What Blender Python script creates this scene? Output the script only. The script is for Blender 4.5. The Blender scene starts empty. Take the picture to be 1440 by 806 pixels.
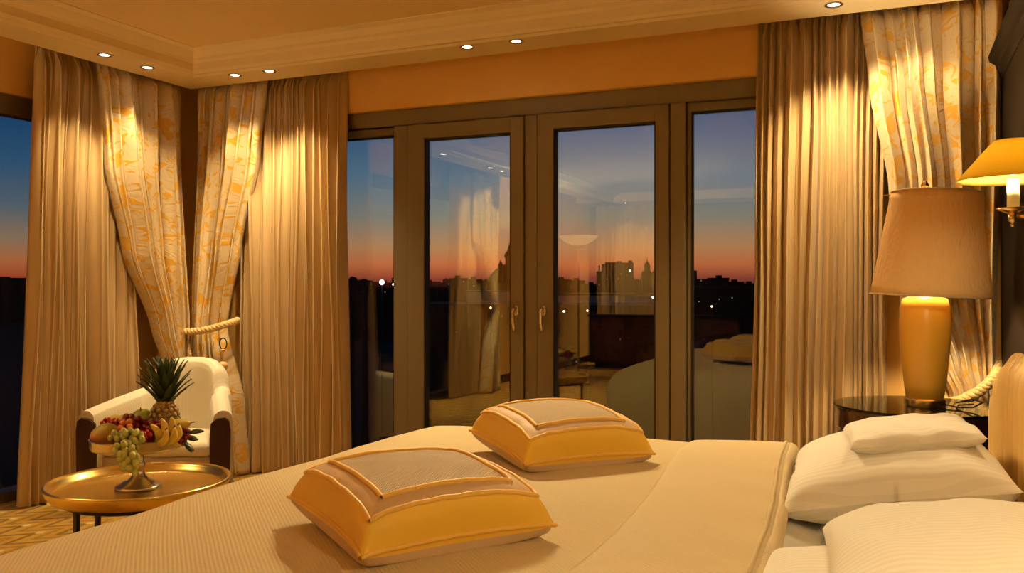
import bpy, math, random
from mathutils import Vector, Matrix, noise
PI = math.pi
sc = bpy.context.scene
COL = sc.collection
random.seed(7)

# ------------------------------------------------------------------ helpers
def srgb(r, g, b):
    f = lambda c: (c/255/12.92) if c/255 <= .04045 else ((c/255+.055)/1.055)**2.4
    return (f(r), f(g), f(b), 1)

class MB:
    """collects vertices and faces of ONE mesh object"""
    def __init__(s): s.v = []; s.f = []; s.uv = None
    def add(s, v, f):
        o = len(s.v); s.v += [tuple(p) for p in v]; s.f += [tuple(i+o for i in q) for q in f]; return s
    def box(s, x0, x1, y0, y1, z0, z1, rot=None, c=None):
        v = [(x, y, z) for x in (x0, x1) for y in (y0, y1) for z in (z0, z1)]
        if rot:
            M = Matrix.Rotation(rot, 3, 'Z'); cc = Vector(c)
            v = [tuple(M @ (Vector(p)-cc)+cc) for p in v]
        return s.add(v, [(0,1,3,2),(4,6,7,5),(0,4,5,1),(2,3,7,6),(0,2,6,4),(1,5,7,3)])
    def lathe(s, prof, n=32, c=(0,0,0), cap=True, sx=1, sy=1):
        v = []; f = []
        for r, z in prof:
            for k in range(n):
                a = 2*PI*k/n; v.append((c[0]+r*sx*math.cos(a), c[1]+r*sy*math.sin(a), c[2]+z))
        for i in range(len(prof)-1):
            for k in range(n):
                k2 = (k+1) % n; f.append((i*n+k, i*n+k2, (i+1)*n+k2, (i+1)*n+k))
        if cap:
            if prof[0][0] > 1e-5: f.append(tuple(range(n))[::-1])
            if prof[-1][0] > 1e-5: f.append(tuple((len(prof)-1)*n+k for k in range(n)))
        return s.add(v, f)
    def tube(s, pts, r, n=10, twist=None, cap=True):
        pts = [Vector(p) for p in pts]; m = len(pts)
        rr = r if callable(r) else (lambda t: r)
        v = []; f = []; up = None
        for i, p in enumerate(pts):
            t = (pts[min(i+1, m-1)]-pts[max(i-1, 0)])
            if t.length < 1e-9: t = Vector((0,0,1))
            t.normalize()
            if up is None:
                up = Vector((0,0,1)) if abs(t.z) < .9 else Vector((1,0,0))
            a = (up - t*up.dot(t)); a.normalize(); b = t.cross(a); up = a
            R = rr(i/(m-1))
            for k in range(n):
                an = 2*PI*k/n; q = R
                if twist: q = R*(1+twist[1]*abs(math.cos(twist[2]*(an+twist[0]*i/(m-1))/2)))
                v.append(p + a*q*math.cos(an) + b*q*math.sin(an))
        for i in range(m-1):
            for k in range(n):
                k2 = (k+1) % n; f.append((i*n+k, i*n+k2, (i+1)*n+k2, (i+1)*n+k))
        if cap: f.append(tuple(range(n))[::-1]); f.append(tuple((m-1)*n+k for k in range(n)))
        return s.add(v, f)
    def grid(s, fn, nu, nv, closed=False):
        v = []; f = []; cu = nu if closed else nu+1
        for j in range(nv+1):
            for i in range(cu): v.append(fn(i/nu, j/nv))
        for j in range(nv):
            for i in range(nu):
                i2 = (i+1) % cu
                f.append((j*cu+i, j*cu+i2, (j+1)*cu+i2, (j+1)*cu+i))
        return s.add(v, f)
    def ball(s, c, rx, ry=None, rz=None, n=16, m=10, M=None, fn=None):
        ry = ry or rx; rz = rz or rx; v = []; f = []
        for j in range(m+1):
            th = PI*j/m
            for k in range(n):
                a = 2*PI*k/n
                p = Vector((rx*math.sin(th)*math.cos(a), ry*math.sin(th)*math.sin(a), -rz*math.cos(th)))
                if fn: p = fn(p)
                if M: p = M @ p
                v.append(p+Vector(c))
        for j in range(m):
            for k in range(n):
                k2 = (k+1) % n; f.append((j*n+k, j*n+k2, (j+1)*n+k2, (j+1)*n+k))
        return s.add(v, f)
    def build(s, name, mat, parent=None, loc=(0,0,0), smooth=True, bevel=0, seg=2, sub=0, solid=0, uv=None, auto=None):
        me = bpy.data.meshes.new(name); me.from_pydata(s.v, [], s.f); me.validate(); me.update()
        if uv:
            ul = me.uv_layers.new(name='UVMap')
            for lp in me.loops: ul.data[lp.index].uv = uv[lp.vertex_index]
        o = bpy.data.objects.new(name, me); COL.objects.link(o); o.location = loc
        if mat: me.materials.append(mat)
        import bmesh
        bm = bmesh.new(); bm.from_mesh(me)
        bmesh.ops.remove_doubles(bm, verts=bm.verts, dist=1e-6)
        bmesh.ops.recalc_face_normals(bm, faces=bm.faces); bm.to_mesh(me); bm.free()
        if smooth:
            me.polygons.foreach_set('use_smooth', [True]*len(me.polygons))
            if auto is not None: me.set_sharp_from_angle(angle=math.radians(auto))
        if bevel:
            b = o.modifiers.new('bevel', 'BEVEL'); b.width = bevel; b.segments = seg; b.limit_method = 'ANGLE'; b.angle_limit = math.radians(40)
        if sub: m = o.modifiers.new('sub', 'SUBSURF'); m.levels = sub; m.render_levels = sub
        if solid: m = o.modifiers.new('solid', 'SOLIDIFY'); m.thickness = solid; m.offset = 0
        if parent: o.parent = parent
        return o

def tag(o, label, cat, group=None, kind=None):
    o['label'] = label; o['category'] = cat
    if group: o['group'] = group
    if kind: o['kind'] = kind
    return o
def thing(name, label, cat, loc=(0,0,0), rz=0, group=None):
    o = bpy.data.objects.new(name, None); COL.objects.link(o); o.location = loc; o.rotation_euler = (0,0,rz)
    o.empty_display_size = .1
    return tag(o, label, cat, group)
def struct(o): o['kind'] = 'structure'; return o
def kids(o): return [c for c in bpy.data.objects if c.parent == o]
def dup(o, loc=None, rot=None, label=None, parent=None):
    c = o.copy(); COL.objects.link(c)
    if parent: c.parent = parent
    if loc is not None: c.location = loc
    if rot is not None: c.rotation_euler = rot
    if label: c['label'] = label
    for k in kids(o): dup(k, parent=c)
    return c

# ------------------------------------------------------------------ materials
class NT:
    def __init__(s, name):
        s.m = bpy.data.materials.new(name); s.m.use_nodes = True; s.t = s.m.node_tree; s.t.nodes.clear()
        s.out = s.n('ShaderNodeOutputMaterial')
    def n(s, typ, ins=None, **kw):
        nd = s.t.nodes.new(typ)
        for k, v in kw.items(): setattr(nd, k, v)
        for k, v in (ins or {}).items():
            if isinstance(v, bpy.types.NodeSocket): s.t.links.new(v, nd.inputs[k])
            else: nd.inputs[k].default_value = v
        return nd
    def math(s, op, a, b=0, c=0):
        return s.n('ShaderNodeMath', {0: a, 1: b, 2: c}, operation=op).outputs[0]
    def mix(s, fac, a, b):
        nd = s.n('ShaderNodeMix', data_type='RGBA')
        for k, v in ((0, fac), (6, a), (7, b)):
            if isinstance(v, bpy.types.NodeSocket): s.t.links.new(v, nd.inputs[k])
            else: nd.inputs[k].default_value = v
        return nd.outputs[2]
    def ramp(s, fac, stops, interp='LINEAR'):
        nd = s.n('ShaderNodeValToRGB', {0: fac}); cr = nd.color_ramp; cr.interpolation = interp
        while len(cr.elements) < len(stops): cr.elements.new(.5)
        for e, (p, c) in zip(cr.elements, stops): e.position = p; e.color = c
        return nd.outputs[0]
    def coord(s, which='Object', scale=(1,1,1), rot=(0,0,0)):
        tc = s.n('ShaderNodeTexCoord')
        return s.n('ShaderNodeMapping', {'Vector': tc.outputs[which], 'Scale': scale, 'Rotation': rot}).outputs[0]
    def princ(s, **kw):
        ins = {k.replace('_', ' '): v for k, v in kw.items()}
        p = s.n('ShaderNodeBsdfPrincipled', ins); s.t.links.new(p.outputs[0], s.out.inputs[0]); return p
    def bump(s, h, strength=.3, dist=.01):
        return s.n('ShaderNodeBump', {'Height': h, 'Strength': strength, 'Distance': dist}).outputs[0]

def plain(name, col, rough=.6, metal=0, bump=None, coat=0, spec=.5, var=0, **kw):
    t = NT(name); c = col
    if var:
        nz = t.n('ShaderNodeTexNoise', {'Vector': t.coord(), 'Scale': 6, 'Detail': 4}).outputs[0]
        c = t.mix(nz, tuple(x*(1-var) for x in col[:3])+(1,), tuple(min(1, x*(1+var)) for x in col[:3])+(1,))
    args = dict(Base_Color=c, Roughness=rough, Metallic=metal, Coat_Weight=coat, Specular_IOR_Level=spec, **kw)
    if bump:
        nz = t.n('ShaderNodeTexNoise', {'Vector': t.coord(), 'Scale': bump[0], 'Detail': 4}).outputs[0]
        args['Normal'] = t.bump(nz, bump[1], bump[2])
    t.princ(**args); return t.m
def emit(name, col, strength):
    t = NT(name); e = t.n('ShaderNodeEmission', {'Color': col, 'Strength': strength}); t.t.links.new(e.outputs[0], t.out.inputs[0]); return t.m
def lin(r, g, b): return (r, g, b, 1)

M = {}
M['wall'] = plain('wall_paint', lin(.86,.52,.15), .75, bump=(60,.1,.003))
M['ceil'] = plain('ceiling_paint', lin(.84,.62,.32), .75, bump=(40,.08,.003), var=.03)
M['ceilplate'] = plain('soffit_paint', lin(.86,.70,.42), .6)
M['bronze'] = plain('bronze_aluminium', lin(.19,.147,.083), .45, .25)
M['gasket'] = plain('black_gasket', lin(.012,.010,.008), .6)
M['mahog'] = plain('dark_mahogany', lin(.045,.012,.008), .18, coat=.5, var=.3)
M['chairwood'] = plain('dark_red_brown_wood', lin(.035,.009,.005), .4, spec=.3)
M['ebony'] = plain('ebony_panel', lin(.008,.005,.004), .6, coat=0, spec=.12)
M['brass'] = plain('polished_brass', lin(.78,.55,.22), .22, 1)
M['gold'] = plain('hammered_gold', lin(.80,.58,.18), .27, 1, bump=(25,.12,.004), var=.08)
M['silver'] = plain('old_silver', lin(.62,.56,.45), .22, 1, bump=(30,.1,.002))
M['nickel'] = plain('warm_nickel', lin(.75,.62,.45), .25, 1)
M['iron'] = plain('dark_iron', lin(.02,.015,.012), .4, .6)

def fabric(name, col, sc=400, st=.25, rough=.8, sheen=.2, col2=None, dist=.002, wr=None, stripe=0):
    t = NT(name); v = t.coord()
    sx = t.n('ShaderNodeSeparateXYZ', {0: v})
    a = t.math('SINE', t.math('MULTIPLY', t.math('ADD', sx.outputs[0], t.math('MULTIPLY', sx.outputs[2], .6)), sc))
    b = t.math('SINE', t.math('MULTIPLY', t.math('ADD', sx.outputs[1], t.math('MULTIPLY', sx.outputs[2], .6)), sc))
    h = t.math('MULTIPLY', a, b)
    c = col
    if col2: c = t.mix(t.math('MULTIPLY_ADD', h, .5, .5), col, col2)
    if stripe:
        sp_ = t.math('GREATER_THAN', t.math('SINE', t.math('MULTIPLY', sx.outputs[1], stripe)), 0)
        c = t.mix(sp_, col, tuple(q*.93 for q in col[:3])+(1,))
    if wr:
        nz = t.n('ShaderNodeTexNoise', {'Vector': v, 'Scale': wr[0], 'Detail': 3}).outputs[0]
        h = t.math('ADD', h, t.math('MULTIPLY', nz, wr[1]))
    t.princ(Base_Color=c, Roughness=rough, Sheen_Weight=sheen, Sheen_Roughness=.4, Specular_IOR_Level=.25, Normal=t.bump(h, st, dist))
    return t.m
M['coverlet'] = fabric('pique_coverlet', lin(.64,.505,.27), 480, .4, .75, .2, lin(.60,.46,.235), dist=.002)
M['coverback'] = fabric('satin_reverse', lin(.66,.51,.275), 480, .3, .7, .2, wr=(7,9), dist=.003)
M['sheet'] = fabric('white_cotton', lin(.86,.82,.73), 900, .05, .75, .1, wr=(5,6), dist=.004)
M['pillow'] = fabric('white_pillowcase', lin(.88,.845,.76), 700, .05, .7, .1, wr=(6,5), dist=.004, stripe=330)
M['orange'] = fabric('marigold_silk', lin(.96,.61,.075), 900, .06, .5, .2, wr=(14,3), dist=.003)
M['piping'] = fabric('gold_piping', lin(.94,.58,.12), 900, .05, .5, .2)
M['taupe'] = fabric('taupe_silk', lin(.66,.46,.26), 900, .05, .55, .2, wr=(14,3), dist=.003)
M['woven'] = fabric('woven_raffia', lin(.78,.57,.33), 800, .7, .6, .2, lin(.50,.35,.19), dist=.003)
M['chairfab'] = fabric('ivory_chair_fabric', lin(.84,.77,.62), 500, .25, .85, .3, lin(.74,.67,.52))
M['seatfab'] = fabric('tan_chair_skirt', lin(.50,.37,.24), 500, .25, .85, .2)
M['rope'] = fabric('silk_rope', lin(.85,.62,.30), 500, .15, .5, .3, lin(.62,.38,.13))
M['tassel'] = fabric('gold_tassel', lin(.80,.52,.18), 900, .5, .6, .2)

def satin(name, col, stripes=True):
    t = NT(name); v = t.coord('UV')
    nz = t.n('ShaderNodeTexNoise', {'Vector': t.n('ShaderNodeMapping', {'Vector': v, 'Scale': (40,1.2,1)}).outputs[0], 'Scale': 3, 'Detail': 3}).outputs[0]
    c = t.mix(nz, tuple(x*.86 for x in col[:3])+(1,), col)
    t.princ(Base_Color=c, Roughness=.42, Sheen_Weight=.25, Sheen_Roughness=.35, Specular_IOR_Level=.55, Normal=t.bump(nz, .12, .004))
    return t.m
M['satin'] = satin('champagne_satin', lin(.62,.44,.225))

def brocade(name, base, gold):
    t = NT(name); v = t.coord('UV')
    warp = t.n('ShaderNodeTexNoise', {'Vector': v, 'Scale': 4.5, 'Detail': 2}).outputs[1]
    vv = t.n('ShaderNodeVectorMath', {0: v, 1: t.n('ShaderNodeVectorMath', {0: warp, 3: .35}, operation='SCALE').outputs[0]}, operation='ADD').outputs[0]
    sc_ = t.n('ShaderNodeTexNoise', {'Vector': t.n('ShaderNodeMapping', {'Vector': vv, 'Scale': (1.15,.75,1)}).outputs[0], 'Scale': 17, 'Detail': 1.8, 'Distortion': 1.1}).outputs[0]
    leaf = t.ramp(sc_, [(.0, lin(0,0,0)), (.555, lin(0,0,0)), (.575, lin(1,1,1)), (1, lin(1,1,1))])
    vein = t.n('ShaderNodeTexWave', {'Vector': vv, 'Scale': 9, 'Distortion': 9, 'Detail': 2, 'Detail Scale': 1.6}).outputs[1]
    scroll = t.ramp(vein, [(0, lin(0,0,0)), (.42, lin(0,0,0)), (.5, lin(1,1,1)), (.58, lin(0,0,0)), (1, lin(0,0,0))])
    c1 = t.mix(t.math('MULTIPLY', scroll, .55), base, tuple(x*.66 for x in base[:3])+(1,))
    c = t.mix(leaf, c1, gold)
    h = t.math('ADD', t.math('MULTIPLY', vein, .8), t.math('MULTIPLY', leaf, .6))
    t.princ(Base_Color=c, Roughness=.45, Sheen_Weight=.25, Specular_IOR_Level=.5, Normal=t.bump(h, .3, .004))
    return t.m
M['brocade'] = brocade('gold_leaf_brocade', lin(.64,.50,.30), lin(.66,.36,.035))
M['headfab'] = brocade('headboard_brocade', lin(.74,.62,.40), lin(.80,.50,.12))

def shade_mat(name, col, tr=.5, bump=None):
    t = NT(name)
    d = t.n('ShaderNodeBsdfDiffuse', {'Color': col}); r = t.n('ShaderNodeBsdfTranslucent', {'Color': col})
    if bump:
        nz = t.n('ShaderNodeTexNoise', {'Vector': t.coord('Object', (1,1,.35), (0,.5,0)), 'Scale': bump[0], 'Detail': 4, 'Distortion': 1}).outputs[0]
        b = t.bump(nz, bump[1], bump[2]); t.t.links.new(b, d.inputs['Normal'])
    m = t.n('ShaderNodeMixShader', {0: tr, 1: d.outputs[0], 2: r.outputs[0]}); t.t.links.new(m.outputs[0], t.out.inputs[0]); return t.m
M['sconceshade'] = shade_mat('yellow_silk_shade', lin(.97,.74,.16), .65)
M['lampshade'] = shade_mat('crinkled_tan_shade', lin(.76,.53,.26), .16, (36,.7,.012))
M['lampbase'] = plain('amber_glazed_ceramic', lin(.78,.42,.05), .28, coat=.3, var=.05)
M['candle'] = shade_mat('ivory_candle_sleeve', lin(.95,.9,.75), .4)

def glass_mat():
    t = NT('window_glass')
    lw = t.n('ShaderNodeLayerWeight', {'Blend': .5}).outputs['Facing']
    f = t.math('MULTIPLY_ADD', t.math('POWER', lw, 5), .82, .13)
    tr = t.n('ShaderNodeBsdfTransparent', {'Color': lin(.97,.98,.97)}); gl = t.n('ShaderNodeBsdfGlossy', {'Roughness': 0, 'Color': lin(.9,.93,.74)})
    m = t.n('ShaderNodeMixShader', {0: f, 1: tr.outputs[0], 2: gl.outputs[0]}); t.t.links.new(m.outputs[0], t.out.inputs[0]); return t.m
M['glass'] = glass_mat()
def tabletop_glass():
    t = NT('green_edged_glass'); t.princ(Base_Color=lin(.75,.92,.82), Roughness=.01, Transmission_Weight=1, IOR=1.5); return t.m
M['tableglass'] = tabletop_glass()

def carpet():
    t = NT('zigzag_carpet'); v = t.coord('Object', (1,1,1), (0,0,math.radians(20)))
    s = t.n('ShaderNodeSeparateXYZ', {0: v})
    tri = t.math('ABSOLUTE', t.math('SUBTRACT', t.math('FRACT', t.math('MULTIPLY', s.outputs[0], 5)), .5))
    q = t.math('FRACT', t.math('ADD', t.math('MULTIPLY', s.outputs[1], 4.0), t.math('MULTIPLY', tri, 1.4)))
    zig = t.ramp(q, [(0, lin(.56,.29,.015)), (.30, lin(.56,.29,.015)), (.34, lin(.14,.08,.015)), (.50, lin(.32,.18,.02)), (.56, lin(.60,.36,.05)), (.8, lin(.56,.30,.015)), (1, lin(.18,.11,.02))])
    d1 = t.math('ABSOLUTE', t.math('SUBTRACT', t.math('FRACT', t.math('MULTIPLY', s.outputs[0], 5)), .5))
    d2 = t.math('ABSOLUTE', t.math('SUBTRACT', t.math('FRACT', t.math('MULTIPLY', s.outputs[1], 4.0)), .5))
    dia = t.math('LESS_THAN', t.math('ADD', d1, t.math('MULTIPLY', d2, 1.2)), .13)
    c = t.mix(dia, zig, lin(.78,.62,.34))
    nz = t.n('ShaderNodeTexNoise', {'Vector': v, 'Scale': 350, 'Detail': 2}).outputs[0]
    t.princ(Base_Color=c, Roughness=.95, Sheen_Weight=.3, Normal=t.bump(nz, .6, .006), Specular_IOR_Level=.1); return t.m
M['carpet'] = carpet()

# ------------------------------------------------------------------ camera
CAMH = 1.27; YAW = math.radians(23.5)
cam = bpy.data.cameras.new('camera'); cam.sensor_width = 36; cam.lens = 31.0; cam.clip_end = 5000; cam.clip_start = .05
co = bpy.data.objects.new('camera', cam); COL.objects.link(co); co.location = (0,0,CAMH); co.rotation_euler = (PI/2, 0, YAW)
sc.camera = co
RX = Vector((math.cos(YAW), math.sin(YAW), 0)); FX = Vector((-math.sin(YAW), math.cos(YAW), 0))

# ------------------------------------------------------------------ room shell
SZ = 2.62          # underside of the perimeter soffit
XL, XR, YB, YF = -4.75, .50, 4.90, -4.4
struct(MB().box(XL-.3, XR+.2, YF-.2, YB+.25, -.12, 0).build('floor', M['carpet'], smooth=False))
c = MB()
c.box(XL-.3, XR+.2, YF-.2, YB+.3, SZ+.14, 3.0)
struct(c.build('ceiling', M['ceil'], smooth=False))
# perimeter soffit band with stepped moulding towards the raised field
def soffit(name, path, inner):  # mitred L-shaped band, profile = (inset, z)
    prof = [(0,SZ+.2),(0,SZ),(.25,SZ),(.265,SZ+.012),(.285,SZ+.012),(.30,SZ+.03),(.30,SZ+.075),(.315,SZ+.09),(.34,SZ+.098),(.38,SZ+.125),(.42,SZ+.135),(.42,SZ+.2)]
    m = MB(); v = []; n = len(prof)
    for k in range(len(path)):
        p = Vector(path[k]); q = Vector(inner[k])
        for i, z in prof: r = p + q*i; v.append((r.x, r.y, z))
    f = []
    for k in range(len(path)-1):
        for i in range(n-1): f.append((k*n+i, k*n+i+1, (k+1)*n+i+1, (k+1)*n+i))
    m.add(v, f); return struct(m.build(name, M['ceilplate'], smooth=False))
EX, EY = -4.42, 4.66
soffit('trim_1', [(EX, YF), (EX, EY), (XR, EY)], [(1, 0), (1, -1), (0, -1)])
struct(MB().box(XL, XR, YF, -3.72, SZ, SZ+.14).build('trim_3', M['ceilplate'], smooth=False))
# far (window) wall: header, pier in the corner, pier at the right
struct(MB().box(XL-.2, XR+.2, 4.86, 5.14, 2.405, SZ+.14).build('wall_window_header', M['wall'], smooth=False))
struct(MB().box(XL-.2, -3.62, 4.86, 5.14, 0, 2.405).build('wall_window_corner', M['wall'], smooth=False))
struct(MB().box(-.50, XR+.2, 4.86, 5.14, 0, 2.405).build('wall_window_pier', M['wall'], smooth=False))
# left wall
struct(MB().box(XL-.28, XL, .2, 4.86, 2.405, SZ+.14).build('wall_left_header', M['wall'], smooth=False))
struct(MB().box(XL-.28, XL, 3.98, 4.86, 0, 2.405).build('wall_left_corner', M['wall'], smooth=False))
struct(MB().box(XL-.28, XL, YF, .2, 0, SZ+.14).build('wall_left', M['wall'], smooth=False))
struct(MB().box(XR, XR+.2, YF, 4.86, 0, SZ+.14).build('wall_right', M['wall'], smooth=False))
struct(MB().box(XL-.28, XR+.2, YF-.2, YF, 0, SZ+.14).build('wall_rear', M['ebony'], smooth=False))
b = MB().box(-.5, XR, 4.845, 4.86, 0, .11); struct(b.build('baseboard_window', M['mahog'], smooth=False, bevel=.003))
b = MB().box(XL, XL+.015, YF, .2, 0, .11); struct(b.build('baseboard_left', M['mahog'], smooth=False, bevel=.003))

# ---- window wall joinery (bronze): frame with mullions, two door leaves, two fixed lights
fr = MB()
fr.box(-3.62, -.50, 4.90, 5.02, 2.30, 2.405)               # head
fr.box(-3.62, -.50, 4.90, 5.02, 0, .05)                    # threshold
for x0, x1 in ((-2.955,-2.855), (-2.045,-1.965), (-1.16,-1.075)):
    fr.box(x0, x1, 4.895, 5.02, .05, 2.30)
fr.box(-3.62, -3.55, 4.90, 5.02, .05, 2.30); fr.box(-.57, -.50, 4.90, 5.02, .05, 2.30)
struct(fr.build('trim_2', M['bronze'], smooth=False, bevel=.004))
def leaf(name, x0, x1, sl, sr, rail_top, rail_bot, y0, y1, z0, z1, pane_y):
    g = MB(); g.box(x0, x0+sl, y0, y1, z0, z1); g.box(x1-sr, x1, y0, y1, z0, z1)
    g.box(x0+sl, x1-sr, y0, y1, z1-rail_top, z1); g.box(x0+sl, x1-sr, y0, y1, z0, z0+rail_bot)
    d = struct(g.build(name, M['bronze'], smooth=False, bevel=.005))
    e = MB(); gx0, gx1, gz0, gz1 = x0+sl, x1-sr, z0+rail_bot, z1-rail_top; w = .011
    e.box(gx0, gx0+w, y0+.012, y1-.01, gz0, gz1); e.box(gx1-w, gx1, y0+.012, y1-.01, gz0, gz1)
    e.box(gx0+w, gx1-w, y0+.012, y1-.01, gz1-w, gz1); e.box(gx0+w, gx1-w, y0+.012, y1-.01, gz0, gz0+w)
    e.build('gasket', M['gasket'], d, smooth=False)
    MB().box(gx0+w, gx1-w, pane_y, pane_y+.016, gz0+w, gz1-w).build('pane', M['glass'], d, smooth=False)
    return d
def handle(door, x, z):
    h = MB(); y = 4.882
    h.lathe([(.0,0),(.016,.001),(.017,.008),(.013,.012),(0,.013)], 20, sx=1, sy=2.1)
    M3 = Matrix.Rotation(PI/2, 3, 'X'); h.v = [tuple(M3 @ Vector(p) + Vector((x, y, z))) for p in h.v]
    pts = [(x, y-.005, z+.012), (x, y-.03, z+.013), (x-.003, y-.045, z+.005), (x-.005, y-.05, z-.02), (x-.004, y-.047, z-.06), (x-.001, y-.042, z-.10), (x, y-.036, z-.125)]
    h.tube(pts, lambda t: .0085 + .003*math.sin(PI*t), 12)
    o = h.build('handle', M['nickel'], door); o['label'] = 'polished metal lever handle'
dl = leaf('door_1', -2.85, -2.05, .118, .082, .092, .12, 4.882, 4.955, .052, 2.296, 4.915)
handle(dl, -2.093, 1.125)
dr = leaf('door_2', -1.96, -1.165, .10, .075, .092, .12, 4.882, 4.955, .052, 2.296, 4.915)
handle(dr, -1.915, 1.125)
leaf('window_2', -3.55, -2.957, .02, .02, .05, .05, 4.93, 4.985, .052, 2.30, 4.955)
leaf('window_3', -1.073, -.57, .02, .02, .05, .05, 4.93, 4.985, .052, 2.30, 4.955)
# left wall window: long band
fr = MB(); X0, X1 = XL-.16, XL-.04
fr.box(X0, X1, .2, 3.98, 2.29, 2.405); fr.box(X0, X1, .2, 3.98, 0, .06)
for y in (.2, 1.2, 2.44, 3.90): fr.box(X0, X1, y, y+.08, .06, 2.29)
w1 = struct(fr.build('window_1', M['bronze'], smooth=False, bevel=.004))
for y0, y1 in ((.28,1.2), (1.28,2.44), (2.52,3.90)):
    MB().box(XL-.11, XL-.094, y0, y1, .06, 2.29).build('pane', M['glass'], w1, smooth=False)

# ---- ebony headboard wall panel with cornice
pn = thing('wall_panel', 'black lacquered wall panel with heavy cornice behind the bed head', 'panel', (0,0,0))
MB().box(.455, .498, .3, 4.70, .0, 2.25).build('board', M['ebony'], pn, smooth=False, bevel=.004)
cb = MB(); prof = [(.498,2.24),(.45,2.24),(.445,2.26),(.43,2.275),(.425,2.30),(.405,2.325),(.40,2.35),(.498,2.35)]
v = []; 
for y, dx in ((.3,0),(4.72,0)):
    for x, z in prof: v.append((x+ (0 if x > .49 else dx), y, z))
n = len(prof); cb.add(v, [(i, (i+1)%n, n+(i+1)%n, n+i) for i in range(n)] + [tuple(range(n)), tuple(range(n, 2*n))[::-1]])
cb.build('cornice', M['ebony'], pn, smooth=False)

# ------------------------------------------------------------------ curtains
def lerp_prof(prof, z):
    # prof: list of (z, value) descending; smooth interpolation
    if z >= prof[0][0]: return prof[0][1]
    for (z0, a), (z1, b_) in zip(prof, prof[1:]):
        if z >= z1:
            t = (z0-z)/(z0-z1); t = t*t*(3-2*t)*.5 + t*.5
            return a+(b_-a)*t
    return prof[-1][1]
def drape(name, mat, axis, plane, ztop, zbot, L, R, folds, amp, seed, label, tie=None, cols=16, rows=90, flat_w=None, group=None, solid=.004, flare=0):
    """axis 'x': hangs along the window wall, 'y': along the left wall.  Positive depth points into the room."""
    rnd = random.Random(seed)
    ph = [rnd.uniform(0, 2*PI) for _ in range(6)]
    cuts = [0]
    for k in range(folds): cuts.append(cuts[-1]+rnd.choice([.6,.75,1,1.3,1.7])*rnd.uniform(.9,1.1))
    tot = cuts[-1]; cuts = [c_/tot for c_ in cuts]
    amps = [rnd.uniform(.6, 1.1)*min(1.1, .62+.45*(cuts[k+1]-cuts[k])*folds) for k in range(folds)]
    nu = folds*cols
    W = flat_w or (lerp_prof(R, ztop)-lerp_prof(L, ztop))*1.9
    m = MB(); uv = []
    def P(i, j):
        k = min(i//cols, folds-1); loc = i/cols-k
        s_ = cuts[k]+(cuts[k+1]-cuts[k])*loc
        z = ztop+(zbot-ztop)*j/rows
        hd = max(0, min(1, (ztop-z)/.13)); hd = hd*hd*(3-2*hd)     # gathered heading
        l, r = lerp_prof(L, z), lerp_prof(R, z)
        th = 2*PI*(loc + .05*math.sin(z*1.7+ph[0]+k*1.3))
        wv = .5-.5*math.cos(th)
        wv = wv**(.5 if tie else .75)
        dep = amp*amps[k]*wv*(.25+.75*hd)*(1+.18*math.sin(2.1*z+ph[1]+k*2.1))
        dep += .007*math.sin(3*th+ph[2]+z*2+k*1.7)*hd
        dep += (1-hd)*.020*math.sin(3*th+ph[3]+k*2.1)
        lat = -.16*(cuts[k+1]-cuts[k])*math.sin(2*th)*hd
        if tie:
            q = math.exp(-((z-tie)/.16)**2)
            dep = dep*(1-.45*q)+.02*q + .05*q*math.sin(PI*s_)
            if z < tie: dep *= 1+.25*(1-q)
        dep += flare*max(0, (ztop-z)/(ztop-zbot)-.2)**2
        s2 = s_+lat+.008*math.sin(z*2.6+ph[4]+s_*9)*hd
        s2 = min(max(s2, 0), 1) if k in (0, folds-1) else s2
        w = l+(r-l)*s2
        zz = z + .004*math.sin(th*2+ph[5])*(1-hd)
        uv.append((s_*W, z))
        return (w, plane-dep, zz) if axis == 'x' else (plane+dep, w, zz)
    v = [P(i, j) for j in range(rows+1) for i in range(nu+1)]
    f = [(j*(nu+1)+i, j*(nu+1)+i+1, (j+1)*(nu+1)+i+1, (j+1)*(nu+1)+i) for j in range(rows) for i in range(nu)]
    m.add(v, f)
    o = m.build(name, mat, uv=uv, solid=solid)
    return tag(o, label, 'curtain', group)
ZT = 2.70
drape('satin_curtain', M['satin'], 'y', -4.63, ZT, .012, [(ZT,3.63),(1.5,3.57),(0,3.49)], [(ZT,4.30),(0,4.34)], 14, .09, 1,
      'plain champagne satin curtain at the left edge, beside the armchair', flare=.05)
drape('brocade_curtain', M['brocade'], 'y', -4.535, ZT, .012, [(ZT,3.98),(2.04,4.04),(1.5,4.17),(1.0,4.40),(.75,4.49),(.5,4.42),(0,4.33)], [(ZT,4.62),(1.0,4.64),(.75,4.63),(0,4.66)], 7, .12, 2,
      'gold leaf brocade drape tied back on the left wall behind the pineapple', tie=.75)
drape('satin_curtain', M['satin'], 'x', 4.85, ZT, .012, [(ZT,-4.12),(0,-4.14)], [(ZT,-3.28),(1.5,-3.27),(0,-3.25)], 17, .09, 3,
      'plain champagne satin curtain left of the glass doors, right of the tassel')
drape('brocade_curtain', M['brocade'], 'x', 4.765, ZT, .012, [(ZT,-4.43),(1.0,-4.45),(0,-4.42)], [(ZT,-3.84),(2.145,-3.92),(1.526,-4.07),(1.1,-4.16),(1.0,-4.175),(.51,-4.04),(0,-4.0)], 7, .12, 4,
      'gold leaf brocade drape tied with rope and hanging tassel near the corner', tie=1.0)
drape('satin_curtain', M['satin'], 'x', 4.85, ZT, .012, [(ZT,-.67),(1.5,-.69),(0,-.72)], [(ZT,-.02),(0,-.05)], 16, .085, 5,
      'plain champagne satin curtain right of the glass doors')
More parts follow.
